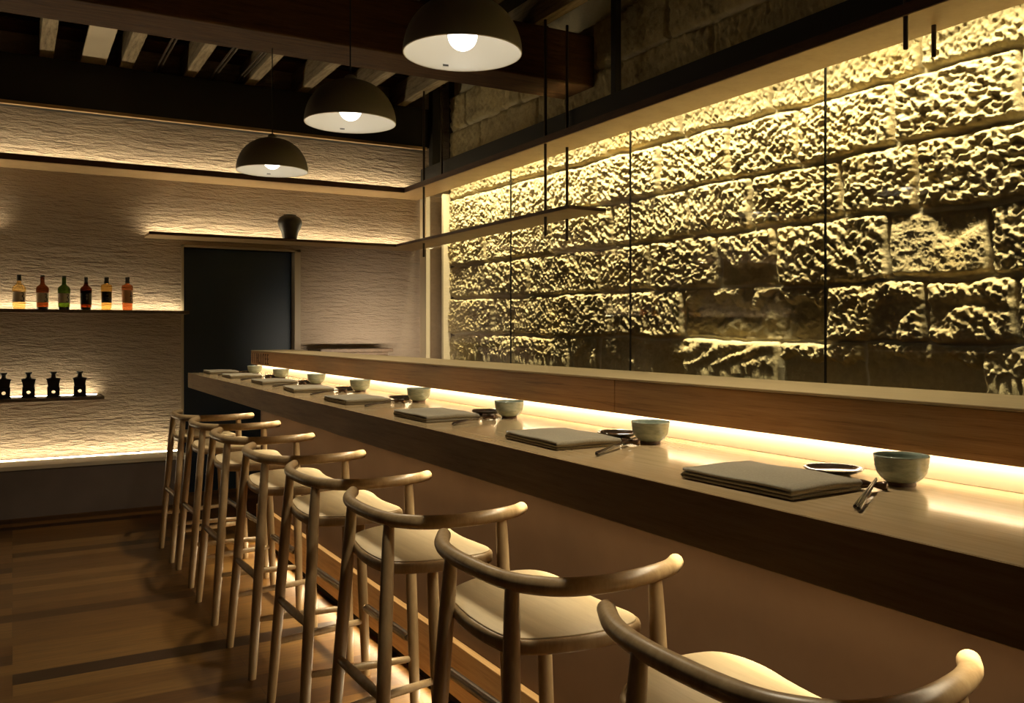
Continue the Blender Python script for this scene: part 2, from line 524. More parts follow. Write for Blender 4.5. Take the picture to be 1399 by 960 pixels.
# ------------------------------------------------------------------ ceiling timbers
def timber(name, a, mat, label, cat, group, bev=.006):
    o = obj(name, bx(*a), mat, loc=((a[0]+a[1])/2, (a[2]+a[3])/2, a[4]), world=True, bevel=bev)
    return tag(o, label, cat, group)
timber('timber_beam', (-3.2, 3.66, 5.22, 5.62, 3.17, 3.54), M['beam'], 'thick old brown cross beam passing above the pendant lamps', 'beam', None, .012)
timber('timber_beam', (-3.2, 3.66, .60, 1.0, 3.17, 3.54), M['beam'], 'dark cross beam over the near end of the counter', 'beam', None, .012)
timber('header_beam', (-3.2, 3.50, 7.74, WY-.001, 3.17, 3.54), M['blacksteel'], 'black header beam running along the top of the back wall', 'beam', None, .004)
timber('cornice_strip', (-3.2, 3.46, 7.72, 7.76, 3.145, 3.172), M['shelf'], 'slim brown wooden strip under the black header beam', 'trim', None, .002)
rx = [(-1.28, .10), (-.78, .10), (-.27, .10), (.23, .10), (.80, .10), (1.29, .09), (1.79, .09), (2.25, .09), (2.72, .09), (3.20, .09)]
names = ['far left out of the frame edge', 'x', 'beside the left edge', 'left of the wide pale board', 'right of the wide pale board', 'between the two thin pipes',
         'beside the thin conduit pair', 'above the smallest pendant lamp', 'behind the middle pendant lamp', 'closest to the stone wall']
for i, (x, w) in enumerate(rx):
    if i < 3:
        lab = 'rough ceiling rafter beyond the left end of the lit shelf'
    else:
        lab = ['rough ceiling rafter left of the wide pale board', 'rough ceiling rafter right of the wide pale board', 'rough ceiling rafter between two thin ceiling pipes',
               'rough ceiling rafter beside the double pipe', 'rough ceiling rafter seen left of the middle pendant lamp', 'rough ceiling rafter seen right of the middle pendant lamp',
               'rough ceiling rafter closest to the stone wall'][i-3]
    timber('ceiling_rafter', (x-w/2, x+w/2, -2.0, WY-.01, 3.542, 3.74), M['rafter'], lab, 'rafter', 'rafters resting on the cross beams', .006)
timber('ceiling_board', (.47, .65, 5.7, WY-.01, 3.542, 3.565), M['trim'], 'wide pale smooth board between two rafters', 'board', None, .002)
for x, lab in ((1.04, 'thin pipe between rafters, nearer the pale board'), (1.475, 'thin pipe between rafters, over the doorway'), (1.69, 'thin pipe beside the rafter above the smallest pendant')):
    bm = bmesh.new()
    for dx in (-.014, .014): tube(bm, [(x+dx, -1.8, 3.56), (x+dx, WY-.01, 3.56)], .009, 8)
    o = obj('ceiling_pipe', bm, M['rod'], smooth=True); tag(o, lab, 'pipe', 'pipes between the rafters')
# boarding laid across the rafters
for i in range(5):
    y = 5.75+i*.46
    timber('ceiling_plank', (-3.1, 3.6, y, y+.3, 3.742, 3.762), M['beam'], 'dark plank laid across the rafters near the ceiling', 'plank', 'planks across the rafters', .003)
timber('steel_bulkhead', (3.40, 3.475, -2.0, WY-.21, 2.745, 2.955), M['blacksteel'], 'long black steel beam above the lit shelf at the stone wall', 'beam', None, .003)
timber('steel_post', (3.49, 3.54, 4.74, 4.79, 2.957, 3.94), M['blacksteel'], 'black post standing on the steel beam before the stone', 'post', None, .003)
timber('steel_post', (3.48, 3.56, 7.64, 7.73, 2.957, 3.94), M['blacksteel'], 'black post in the far corner above the shelf', 'post', None, .003)

# ------------------------------------------------------------------ shelves with light strips
def area(name, loc, rot, sx, sy, power, color=WARM, spread=180):
    l = bpy.data.lights.new(name, 'AREA'); l.shape = 'RECTANGLE'; l.size = sx; l.size_y = sy
    l.energy = power; l.color = color; l.spread = math.radians(spread)
    o = bpy.data.objects.new(name, l); o.location = loc; o.rotation_euler = rot
    COL.objects.link(o); return o

t = thing('upper_shelf', 'long upper wooden shelf turning the corner from back wall to stone wall', 'shelf', (0, 7.8, SZ))
poly = [(-1.6, 7.58), (3.167, 7.58), (3.167, -1.8), (3.455, -1.8), (3.455, WY-.002), (-1.6, WY-.002)]
obj('shelf_board', prism(bmesh.new(), poly, SZ, SZ+.05), M['shelf'], t, world=True, bevel=.003)
obj('front_edge', prism(bmesh.new(), [(-1.6, 7.577), (3.164, 7.577), (3.164, -1.8), (3.167, -1.8), (3.167, 7.58), (-1.6, 7.58)], SZ+.004, SZ+.05), M['edge'], t, world=True)  # thin strip that paints the unlit front of the shelf dark
obj('light_strip', bx(-1.6, 3.4, 7.880, 7.905, SZ+.052, SZ+.056), M['led'], t, world=True)

t = thing('display_shelf', 'lower corner shelf carrying the dark vase above the doorway', 'shelf', (2, 7.8, 2.19))
poly = [(.965, 7.62), (3.10, 7.62), (3.10, 4.72), (3.40, 4.72), (3.40, WY-.002), (.965, WY-.002)]
obj('shelf_board', prism(bmesh.new(), poly, 2.19, 2.215), M['shelf'], t, world=True, bevel=.002)
obj('front_edge', prism(bmesh.new(), [(.96, 7.617), (3.097, 7.617), (3.097, 4.717), (3.40, 4.717), (3.40, 4.72), (3.10, 4.72), (3.10, 7.62), (.96, 7.62)], 2.193, 2.215), M['edge'], t, world=True)  # same shade-coloured strip along the lower shelf front
obj('light_strip', bx(.98, 3.38, 7.885, 7.91, 2.217, 2.221), M['led'], t, world=True)

t = thing('display_shelf', 'wall shelf whose glow shows at the left edge above the bottles', 'shelf', (-.8, 7.8, 2.19))
obj('shelf_board', bx(-1.7, -.10, 7.62, WY-.002, 2.19, 2.215), M['shelf'], t, world=True, bevel=.002)
obj('light_strip', bx(-1.7, -.11, 7.885, 7.91, 2.217, 2.221), M['led'], t, world=True)

t = thing('bottle_shelf', 'dark wall shelf carrying six whisky bottles beside the doorway', 'shelf', (.3, 7.8, 1.55))
obj('shelf_board', bx(-1.6, 1.285, 7.70, WY-.002, 1.55, 1.576), M['cabwood'], t, world=True, bevel=.002)
obj('light_strip', bx(-1.6, 1.25, 7.895, 7.92, 1.5765, 1.5800), M['led'], t, world=True)

t = thing('low_shelf', 'short lower wall shelf carrying the black bottles', 'shelf', (0, 7.8, .865))
obj('shelf_board', bx(-1.6, .635, 7.65, WY-.002, .865, .890), M['cabwood'], t, world=True, bevel=.002)
obj('light_strip', bx(-1.6, .60, 7.895, 7.92, .8905, .894), M['led'], t, world=True)

t = thing('wall_bench', 'low plastered ledge with a light strip along the back wall', 'bench', (0, 7.75, 0))
obj('bench_base', bx(-3.1, 1.24, 7.55, WY-.002, .001, .36), M['benchm'], t, world=True)
obj('bench_top', bx(-3.1, 1.25, 7.54, WY-.002, .362, .392), M['cream'], t, world=True, bevel=.003)
obj('light_strip', bx(-3.1, 1.22, 7.875, 7.905, .3925, .397), M['led'], t, world=True)

t = thing('side_cabinet', 'dark wooden side cabinet against the wall right of the doorway', 'cabinet', (2.7, 7.7, 0))
obj('cabinet_body', bx(2.38, 3.00, 7.57, WY-.01, .001, 1.215), M['cabwood'], t, world=True, bevel=.003)
obj('cabinet_top', bx(2.36, 3.04, 7.545, WY-.01, 1.217, 1.248), M['cabwood'], t, world=True, bevel=.003)
for x0, x1 in ((2.39, 2.685), (2.695, 2.99)):
    dd = obj('door', bx(x0, x1, 7.55, 7.569, .08, 1.19), M['cabwood'], t, world=True, bevel=.002)
    obj('handle', bx((x0+x1)/2-.05, (x0+x1)/2+.05, 7.54, 7.549, 1.08, 1.09), M['rod'], dd, world=True)

# hanging rods
def rod(x, y, z0, z1, lab):
    bm = bmesh.new(); tube(bm, [(0, 0, 0), (0, 0, z1-z0)], .0105, 10)
    tag(obj('hanging_rod', bm, M['rod'], loc=(x, y, z0), smooth=True), lab, 'rod', 'thin rods hanging from the ceiling')
rod(3.185, 7.18, 2.19-.12, 3.54, 'thin bronze rod at the corner of the shelves, outer one')
rod(3.37, 7.20, 2.744, 3.54, 'thin bronze rod at the corner of the shelves, inner one')
rod(3.18, 5.12, 2.06, 3.54, 'thin bronze rod near the end of the corner shelf, outer one')
rod(3.37, 5.14, 2.04, 3.54, 'thin bronze rod near the end of the corner shelf, inner one')
rod(3.18, 2.325, 2.56, 3.54, 'thin bronze rod ending short below the upper shelf, outer one')
rod(3.37, 2.33, 2.56, 3.54, 'thin bronze rod ending short below the upper shelf, inner one')

# glass panels
gy = [-.15, 1.42, 2.991, 4.56, 6.129, 7.79]
glab = ['clear glass panel at the near end of the stone wall', 'clear glass panel reflecting a pendant lamp, before the eroded stones', 'clear glass panel before the darkest hollow in the stone wall',
        'clear glass panel behind the end of the corner shelf', 'clear glass panel nearest the far corner']
for i in range(5):
    o = thing('glass_panel', glab[i], 'glass panel', (GX+.02, gy[i], 0), 'glass panels before the stone wall')
    obj('pane', bx(GX+.014, GX+.024, gy[i]+.003, gy[i+1]-.004, .01, SZ+.02), M['panelglass'], o, world=True)
    obj('seal', bx(GX+.0135, GX+.0245, gy[i]-.004, gy[i]+.003, .01, SZ+.02), M['seal'], o, world=True)

# ------------------------------------------------------------------ counter
t = thing('bar_counter', 'long wooden bar counter with raised glowing ledge and plaster front', 'counter', (1.4, 2.6, 0))
obj('worktop', bx(CX, 1.55, CY0, CY1, 1.014, CZ), M['counter'], t, world=True, bevel=.002)
obj('front_edge', bx(CX-.003, CX-.0002, CY0, CY1, 1.013, CZ-.001), M['fascia'], t, world=True)
obj('front_panel', bx(1.45, 1.48, CY0, 5.96, .25, 1.012), M['panel'], t, world=True)
obj('plinth', bx(1.42, 1.449, CY0, 5.96, .05, .25), M['plinth'], t, world=True, bevel=.003)
obj('kick_board', bx(1.445, 1.48, CY0, 5.96, .002, .049), M['kick'], t, world=True)
obj('riser', bx(1.545, 1.565, CY0, CY1, CZ+.001, 1.20), M['cream'], t, world=True)
obj('carcass', bx(1.50, 1.80, CY0, 5.95, .002, 1.012), M['cabwood'], t, world=True)
obj('carcass_back', bx(1.57, 1.80, CY0, CY1-.02, 1.013, 1.225), M['cabwood'], t, world=True)
# the raised ledge: front boards with butt joints, top board
for y0, y1 in ((CY0, 2.04-.0015), (2.04+.0015, CY1)):
    obj('ledge_board', bx(1.50, 1.525, y0, y1, 1.168, 1.262), M['ledge'], t, world=True, bevel=.0015)
obj('ledge_top', bx(1.499, 1.81, CY0, CY1, 1.2625, 1.269), M['ledge_top'], t, world=True, bevel=.0015)
obj('ledge_underside', bx(1.526, 1.81, CY0, CY1, 1.226, 1.262), M['ledge_top'], t, world=True)
obj('light_strip', bx(1.528, 1.543, CY0, CY1-.01, 1.172, 1.180), M['ledc'], t, world=True)
# burnt-in upright characters at the far end of the ledge board
burnt = plain('burnt_mark', (.06, .022, .008), .7)
yy = 6.40
glyphs = ['|', '|', 'H', 'L', 'I', 'T', 'E', 'E']
for g in glyphs:
    w = .044
    bm = bmesh.new()
    def st(ya, yb, za, zb): box(bm, 1.4985, 1.4999, yy-yb*w, yy-ya*w, 1.180+za*.070, 1.180+zb*.070)
    st(0, .28, 0, 1)
    if g == 'H': st(.62, .88, 0, 1); st(.28, .62, .45, .6)
    if g == 'L': st(.28, .8, 0, .16)
    if g == 'T': st(.28, .8, .84, 1)
    if g == 'E': st(.28, .8, 0, .14); st(.28, .7, .43, .57); st(.28, .8, .86, 1)
    obj('letter', bm, burnt, t, world=True)
    yy -= w*1.35

# ------------------------------------------------------------------ bar stools
def seat_prism(bm, outline, z0, z1, edge=.008, dish=.0):
    c = Vector((sum(p[0] for p in outline)/len(outline), sum(p[1] for p in outline)/len(outline), 0))
    def ring(s, z):
        # inset by distance s towards the centre
        out = []
        for p in outline:
            v = Vector((p[0], p[1], 0)); d = (c-v); L = d.length
            out.append(bm.verts.new((v+d*(s/L)) + Vector((0, 0, z))))
        return out
    rings = [ring(edge*1.4, z0), ring(edge*.4, z0+edge*.3), ring(0, z0+edge), ring(0, z1-edge), ring(edge*.3, z1-edge*.3), ring(edge, z1)]
    n = len(outline)
    for f in (.35, .6, .8, .93):
        out = []
        for p in outline:
            v = Vector((p[0], p[1], 0)); w = c+(v-c)*(1-f)*.96
            out.append(bm.verts.new(w+Vector((0, 0, z1-dish*(1-(1-f)**2)))))
        rings.append(out)
    for A, B in zip(rings, rings[1:]):
        for k in range(n): bm.faces.new([A[k], A[(k+1) % n], B[(k+1) % n], B[k]])
    bm.faces.new(rings[0][::-1]); bm.faces.new(rings[-1])
    return bm

def make_stool():
    t = thing('bar_stool', 's', 'stool', (0, 0, 0), 'bar stools along the counter')
    ol = [(.0, .0), (.03, -.035), (.08, -.058), (.165, -.076), (.25, -.075), (.315, -.06), (.343, -.02), (.344, .05), (.342, .15), (.350, .25), (.362, .33),
          (.355, .40), (.325, .445), (.25, .462), (.17, .452), (.10, .42), (.05, .385), (.02, .34), (.0, .25), (-.012, .16), (-.012, .07)]
    ol = [(p.x, p.y) for p in catmull([(a, b, 0) for a, b in ol], 4, True)]
    obj('seat', seat_prism(bmesh.new(), ol, .708, .742, .009), M['ash'], t, smooth=True)
    c = (sum(p[0] for p in ol)/len(ol), sum(p[1] for p in ol)/len(ol))
    il = []
    for x, y in ol:
        L = math.hypot(x-c[0], y-c[1]); f = (L-.011)/L
        il.append((c[0]+(x-c[0])*f, c[1]+(y-c[1])*f))
    o = obj('seat_panel', seat_prism(bmesh.new(), il, .737, .7455, .002, .0018), M['seat'], t, smooth=True)
    o['label'] = 'pale veneer seat surface'
    # rail
    rp = [(.432, -.048), (.385, -.080), (.31, -.103), (.21, -.115), (.11, -.098), (.05, -.052), (.012, .02), (.0, .15), (.005, .28), (.030, .38), (.075, .465)]
    rp = catmull([(x, y, .862) for x, y in rp], 6)
    R = []
    n = len(rp)
    for i in range(n):
        u = abs(i/(n-1)-.5)*2
        R.append(.0205-.0015*u)
    obj('back_rail', tube(bmesh.new(), rp, R, 18), M['ash'], t, smooth=True)
    def leg(a, b, ztop, r=.0165):
        P = [Vector((b[0], b[1], 0)), Vector((b[0]+(a[0]-b[0])*.35, b[1]+(a[1]-b[1])*.35, ztop*.35)),
             Vector((b[0]+(a[0]-b[0])*.83, b[1]+(a[1]-b[1])*.83, ztop*.83)), Vector((a[0], a[1], ztop))]
        P = catmull(P, 5)
        rr = []
        for i in range(len(P)):
            u = i/(len(P)-1)
            rr.append(.0160+.0038*math.sin(PI*min(1, u*1.08))**.8)
        obj('leg', tube(bmesh.new(), P, rr, 14), M['ash'], t, smooth=True)
    Mt, Mb = (.018, .0), (-.072, -.15)
    Lt, Lb = (.0, .265), (-.072, .268)
    Rt, Rb = (.338, -.088), (.333, -.165)
    Ft, Fb = (.300, .33), (.333, .340)
    leg(Mt, Mb, .855); leg(Lt, Lb, .855); leg(Rt, Rb, .855); leg(Ft, Fb, .712)
    def at(tp, bt, z, zt): 
        k = z/zt; return (bt[0]+(tp[0]-bt[0])*k, bt[1]+(tp[1]-bt[1])*k, z)
    def stretch(a, b, r=.0132, name='stretcher', mat=None, par=None, z=0):
        a = Vector(a); b = Vector(b)
        P = [a, a.lerp(b, .25), a.lerp(b, .5), a.lerp(b, .75), b]
        return obj(name, tube(bmesh.new(), P, [r*.85, r, r*1.08, r, r*.85], 12), M['ash'], par or t, smooth=True)
    stretch(at(Lt, Lb, .385, .855), at(Mt, Mb, .385, .855), .0145)
    stretch(at(Mt, Mb, .225, .855), at(Rt, Rb, .225, .855))
    stretch(at(Lt, Lb, .225, .855), at(Ft, Fb, .225, .712))
    a = Vector(at(Ft, Fb, .285, .712)); b = Vector(at(Rt, Rb, .285, .855))
    fr = stretch(a, b, .0138, 'footrest')
    # steel cap wrapped over the upper half of the footrest
    bm = bmesh.new()
    d = (b-a).normalized(); side = d.cross(Vector((0, 0, 1))).normalized()
    rings = []
    for kk in (.08, .92):
        p = a.lerp(b, kk); ring = []
        for q in range(11):
            an = PI*(-.12+1.24*q/10)
            ring.append((p+(side*math.cos(an)+Vector((0, 0, 1))*math.sin(an))*.0175))
        for q in range(10, -1, -1):
            an = PI*(-.12+1.24*q/10)
            ring.append((p+(side*math.cos(an)+Vector((0, 0, 1))*math.sin(an))*.0158))
        rings.append([bm.verts.new(v) for v in ring])
    n = len(rings[0])
    for k in range(n): bm.faces.new([rings[0][k], rings[0][(k+1) % n], rings[1][(k+1) % n], rings[1][k]])
    bm.faces.new(rings[0]); bm.faces.new(rings[1][::-1])
    sc = obj('steel_cap', bm, M['steel'], fr)
    sc['label'] = 'steel strip over the footrest'
    return t
stool = make_stool()
SY = [5.803, 5.196, 4.495, 3.744, 3.067, 2.365, 1.644, .926]
SX = [.912, .922, .912, .912, .922, .922, .918, .928]
order = ['first', 'second', 'third', 'fourth', 'fifth', 'sixth', 'seventh', 'eighth']
extra = ['standing closest to the doorway', 'of the counter row', 'of the counter row', 'of the counter row', 'of the counter row', 'of the counter row', 'with its whole round seat in view', 'cut by the bottom edge of the picture']
for i in range(8):
    s_ = stool if i == 0 else copy_tree(stool)
    s_.location = (SX[i], SY[i], 0)
    s_['label'] = f'{order[i]} pale wooden bar stool counting from the doorway'

# ------------------------------------------------------------------ place settings
def make_napkin():
    # ribbon folded back and forth into four layers, seen edge-on from the front
    bm = bmesh.new()
    T = .0066; L = .27; W = .192
    path = []
    n = 3
    for k in range(n):
        z = T*.55+k*T*1.06
        a, b = (-L/2, L/2) if k % 2 == 0 else (L/2, -L/2)
        if k in (1, 2): a *= .985; b *= .985
        for q in range(11):
            u = q/10
            y = a+(b-a)*u
            zz = z+.0012*math.sin(u*5+k)*(k/3)+.003*(k/3)*math.sin(PI*u)**2
            path.append((y, zz))
        if k < n-1:
            s = 1 if b > 0 else -1
            path.append((b+s*T*.55, z+T*.53))
    NX = 18
    def thick(i):
        return T*.46
    P = [Vector((0, y, z)) for y, z in path]
    grid = []
    for ix in range(NX+1):
        uu = [0, .012, .03][ix] if ix < 3 else ([.97, .988, 1][ix-NX+2] if ix > NX-3 else .03+.94*(ix-2)/(NX-4))
        x = -W/2+W*uu
        sq = 1-.0*abs(ix/NX-.5)
        up, dn = [], []
        for i, p in enumerate(P):
            a = P[max(0, i-1)]; b = P[min(len(P)-1, i+1)]
            tt = (b-a).normalized(); nn = Vector((0, -tt.z, tt.y))
            h = thick(i)*(.45 if ix in (0, NX) else .85 if ix in (1, NX-1) else 1.02)
            lift = .0015*math.sin(x*38+1)*(p.z/.02)+.001*math.sin(p.y*30+x*25)*(p.z/.02)
            skew = (p.y)*.04
            up.append(bm.verts.new(Vector((x+skew, p.y, p.z+lift))+nn*h)); dn.append(bm.verts.new(Vector((x+skew, p.y, p.z+lift))-nn*h))
        grid.append(up+dn[::-1])
    m_ = len(grid[0])
    for A, B in zip(grid, grid[1:]):
        for k in range(m_): bm.faces.new([A[k], A[(k+1) % m_], B[(k+1) % m_], B[k]])
    for g in (grid[0], grid[-1]):
        h = m_//2
        for k in range(h-1): bm.faces.new([g[k], g[k+1], g[m_-2-k], g[m_-1-k]])
    zmin = min(v.co.z for v in bm.verts)
    bmesh.ops.translate(bm, verts=bm.verts, vec=(0, 0, -zmin+.0002))
    return obj('folded_napkin', bm, M['napkin'], smooth=True)

def make_bowl():
    t = thing('tea_bowl', 'b', 'bowl')
    out = [(.0, .006), (.022, .006), (.030, .008), (.0385, .016), (.0435, .024), (.0455, .030), (.0452, .032), (.0468, .036), (.0465, .040), (.0478, .044), (.0482, .050), (.0492, .0545), (.0485, .0565), (.0470, .0560),
           (.0458, .050), (.0445, .040), (.041, .028), (.034, .017), (.02, .011), (.0, .010)]
    obj('bowl_body', lathe(bmesh.new(), out, 48), M['celadon'], t, smooth=True)
    f = obj('foot_ring', lathe(bmesh.new(), [(.0, .0065), (.026, .0065), (.0255, .0), (.0, .0)], 32), M['foot'], t, smooth=False)
    f['label'] = 'brown unglazed foot ring'
    return t
def make_dish():
    p = [(.0, .0), (.03, .0), (.036, .003), (.052, .009), (.058, .0135), (.0575, .015), (.055, .0142), (.048, .009), (.03, .0055), (.0, .005)]
    return obj('small_dish', lathe(bmesh.new(), p, 40), M['dish'], smooth=True)
def make_rest():
    bm = bmesh.new()
    P = [(0, -.022+.044*i/12, .0085) for i in range(13)]
    R = [.004+.0045*abs(math.cos(PI*i/12))**1.2 for i in range(13)]
    tube(bm, P, R, 14)
    return obj('chopstick_rest', bm, M['restm'], smooth=True)
def make_chop():
    bm = bmesh.new(); tube(bm, [(0, 0, 0), (.12, 0, 0), (.235, 0, 0)], [.0021, .003, .0041], 8)
    o = obj('chopstick', bm, M['chop'], smooth=True)
    return o

nap, bowl, dish, rest, chop = make_napkin(), make_bowl(), make_dish(), make_rest(), make_chop()
BY = [6.02, 5.37, 4.65, 3.99, 3.29, 2.53, 1.775, 1.06]
BX = [1.425, 1.43, 1.43, 1.44, 1.437, 1.43, 1.418, 1.437]
NY = [6.25, 5.62, 4.88, 4.18, 3.425, 2.66, 1.91, 1.192]
NX_ = [1.25, 1.25, 1.26, 1.245, 1.222, 1.222, 1.235, 1.232]
rc = random.Random(5)
for i in range(8):
    first = i == 0
    setn = f'{order[i]} place setting from the doorway end'
    n_ = nap if first else nap.copy()
    if not first: COL.objects.link(n_)
    n_.location = (NX_[i], NY[i], CZ+.0003); n_.rotation_euler = (0, 0, rc.uniform(-.05, .05) if i < 7 else .06)
    tag(n_, f'folded grey-beige napkin of the {setn}', 'napkin', 'folded napkins on the counter')
    b_ = bowl if first else copy_tree(bowl)
    b_.location = (BX[i], BY[i], CZ+.0005); b_.rotation_euler = (0, 0, rc.uniform(0, 6))
    tag(b_, f'pale green glazed tea bowl of the {setn}', 'bowl', 'tea bowls on the counter')
    d_ = dish if first else dish.copy()
    if not first: COL.objects.link(d_)
    d_.location = (1.425, BY[i]+.145, CZ+.0005)
    tag(d_, f'small dark glazed dish of the {setn}', 'dish', 'small dishes on the counter')
    r_ = rest if first else rest.copy()
    if not first: COL.objects.link(r_)
    r_.location = (1.352, BY[i]-.005, CZ+.0002); r_.rotation_euler = (0, 0, .45)
    tag(r_, f'small bronze chopstick rest of the {setn}', 'chopstick rest', 'chopstick rests on the counter')
    for k in range(2):
        c_ = chop if (first and k == 0) else chop.copy()
        if not (first and k == 0): COL.objects.link(c_)
        # thin tip resting on the rest, thick end on the counter towards the front edge
        y_off = -.004+.010*k
        tip = Vector((1.362+.012*k, BY[i]-.000+y_off, CZ+.0165)); end = Vector((1.148+.004*k, BY[i]-.135+.011*k, CZ+.0050))
        dr = (end-tip).normalized()
        c_.location = tip
        c_.rotation_euler = dr.to_track_quat('X', 'Z').to_euler()
        tag(c_, f'dark lacquered chopstick {"beside the bowl" if k else "at the outer side"} of the {setn}', 'chopstick', 'chopsticks on the counter')

# ------------------------------------------------------------------ bottles
def liquid(name, c, gl=.5): return thin_glass(name, c, 1.45, .05, gl)
def label_arc(R, z0, z1, a0, a1, mat, parent, name='paper_label'):
    bm = bmesh.new(); n = 16; A = []; B = []
    for i in range(n+1):
        a = a0+(a1-a0)*i/n
        A.append(bm.verts.new((R*math.cos(a), R*math.sin(a), z0))); B.append(bm.verts.new((R*math.cos(a), R*math.sin(a), z1)))
    A2 = [bm.verts.new((v.co.x*.985, v.co.y*.985, v.co.z)) for v in A]; B2 = [bm.verts.new((v.co.x*.985, v.co.y*.985, v.co.z)) for v in B]
    for i in range(n):
        bm.faces.new([A[i], A[i+1], B[i+1], B[i]]); bm.faces.new([A2[i], B2[i], B2[i+1], A2[i+1]])
        bm.faces.new([A[i], A2[i], A2[i+1], A[i+1]]); bm.faces.new([B[i], B[i+1], B2[i+1], B2[i]])
    bm.faces.new([A[0], B[0], B2[0], A2[0]]); bm.faces.new([A[-1], A2[-1], B2[-1], B[-1]])
    return obj(name, bm, mat, parent)
def brush(R, parent, strokes, mat, w=.009):
    """brush strokes lying on the label: list of polylines in (angle, z)"""
    bm = bmesh.new()
    for st in strokes:
        P = [((R+.0006)*math.cos(a), (R+.0006)*math.sin(a), z) for a, z in st]
        tube(bm, P, w*.5, 6, True, .7)
    return obj('lettering', bm, mat, parent)
FR = -PI/2   # facing the room
ink = plain('label_ink', (.012, .010, .008), .7)
paleink = plain('label_pale_ink', (.45, .45, .36), .6)
def bottle(px, label, glass, prof, capz, capr, lab, labz, strokes, inkm=ink, basem=None, capm=None, arc=(-1.25, 1.25)):
    x = px; t = thing('whisky_bottle', label, 'bottle', (x, 7.80, 1.5765), 'bottles on the dark wall shelf')
    t.scale = (.96, .96, 1.0)
    obj('glass_body', lathe(bmesh.new(), prof, 36), glass, t, smooth=True)
    obj('cap', lathe(bmesh.new(), [(0, capz[0]), (capr*1.06, capz[0]), (capr*.92, (capz[0]+capz[1])/2), (capr, capz[1]-.003), (capr*.9, capz[1]), (0, capz[1])], 24), capm or M['cap'], t, smooth=False)
    Rl = max(r for r, z in prof if z <= labz[1]+.001 and z >= labz[0]-.03)+.0008
    lo = label_arc(Rl, labz[0], labz[1], FR+arc[0], FR+arc[1], lab, t)
    if strokes: brush(Rl, lo, strokes, inkm)
    if basem is not None:
        obj('base_band', lathe(bmesh.new(), [(0, .0005), (prof[2][0]+.001, .0005), (prof[3][0]+.001, .020), (0, .020)], 30), basem, t)
def S3(a0, z0, w=.28, h=.05):   # a curly brush character like a 3
    a0 += FR
    top = [(a0-w*.3, z0+h*.95), (a0+w*.2, z0+h), (a0+w*.45, z0+h*.8), (a0, z0+h*.55)]
    bot = [(a0, z0+h*.55), (a0+w*.5, z0+h*.4), (a0+w*.45, z0+h*.1), (a0-w*.1, z0), (a0-w*.4, z0+h*.12)]
    return [top, bot]
def prof_round(R=.046, H=.22, neck=.0155):
    return [(0, 0), (R*.55, 0), (R*.90, .002), (R*.93, .012), (R*.97, .06), (R*.99, .125), (R*1.04, .152), (R*1.03, .166), (R*.86, .180), (R*.52, .192), (neck*1.15, .200), (neck*1.05, .208), (neck, H), (neck*1.1, H+.004), (0, H+.004)]
def prof_square(R=.043, H=.215, neck=.016):
    return [(0, 0), (R*.55, 0), (R*.88, .002), (R*.90, .012), (R*.93, .08), (R, .16), (R*1.03, .185), (R*.96, .203), (R*.5, .212), (neck, .216), (neck, H+.006), (0, H+.006)]
amber = liquid('pale_whisky', (.96, .80, .48)); brown = liquid('brown_glass', (.44, .20, .08)); green = liquid('green_glass', (.22, .31, .08)); dark = liquid('dark_amber_glass', (.36, .13, .05))
honey = liquid('honey_whisky', (.93, .72, .36)); rusty = liquid('rusty_whisky', (.72, .38, .20))
paper = plain('label_cream', (.70, .58, .42), .8); paperg = plain('label_grey', (.55, .50, .40), .8); black = plain('label_black', (.012, .010, .008), .5); rust = plain('label_rust', (.62, .36, .20), .8)
bright = liquid('base_orange', (1.0, .62, .25)); lime = liquid('base_lime', (.80, .85, .25))
import math as _m
def X_at(px, Y):
    az = math.radians(29.66)+math.atan((px-699.5)/1198.7); return Y*math.tan(az)
bottle(X_at(26, 7.8), 'clear bottle of pale whisky with black cap, first on the dark shelf', amber, prof_round(.048, .235), (.222, .268), .017, paper, (.055, .135), S3(.45, .062, .55, .066))
bottle(X_at(58, 7.8), 'brown glass whisky bottle with small dark cap, between pale and green bottles', brown, prof_round(.046, .255), (.255, .268), .0165, paperg, (.055, .13), S3(.50, .060, .5, .062), basem=M['cap'])
bottle(X_at(87.5, 7.8), 'green glass whisky bottle with grey label', green, prof_round(.046, .252), (.252, .266), .0165, paperg, (.055, .128), S3(.50, .060, .5, .062), basem=M['cap'])
bottle(X_at(117.5, 7.8), 'dark amber bottle with black label and pale mark', dark, prof_round(.044, .215), (.205, .262), .015, black, (.045, .150), [[(FR-.05, .115), (FR+.12, .125), (FR+.18, .11), (FR+.02, .108)], [(FR+.0, .095), (FR+.08, .075), (FR+.14, .095), (FR+.06, .098)]], paleink, basem=M['cap'])
bottle(X_at(145.5, 7.8), 'honey coloured bottle with dark square label', honey, prof_square(.043), (.216, .266), .0185, black, (.06, .150), [[(FR-.1, .125), (FR+.2, .127)], [(FR-.3, .10), (FR+.3, .10)], [(FR-.2, .085), (FR+.2, .085)]], plain('label_dim_ink', (.12, .09, .05), .7))
bottle(X_at(174, 7.8), 'broad-shouldered bottle with rust label, closest to the doorway', rusty, prof_square(.044), (.222, .270), .018, rust, (.06, .165), [[(FR+.62, .150), (FR+.55, .12)], [(FR+.35, .112), (FR+.8, .118)], [(FR+.62, .10), (FR+.5, .075), (FR+.7, .068)]])

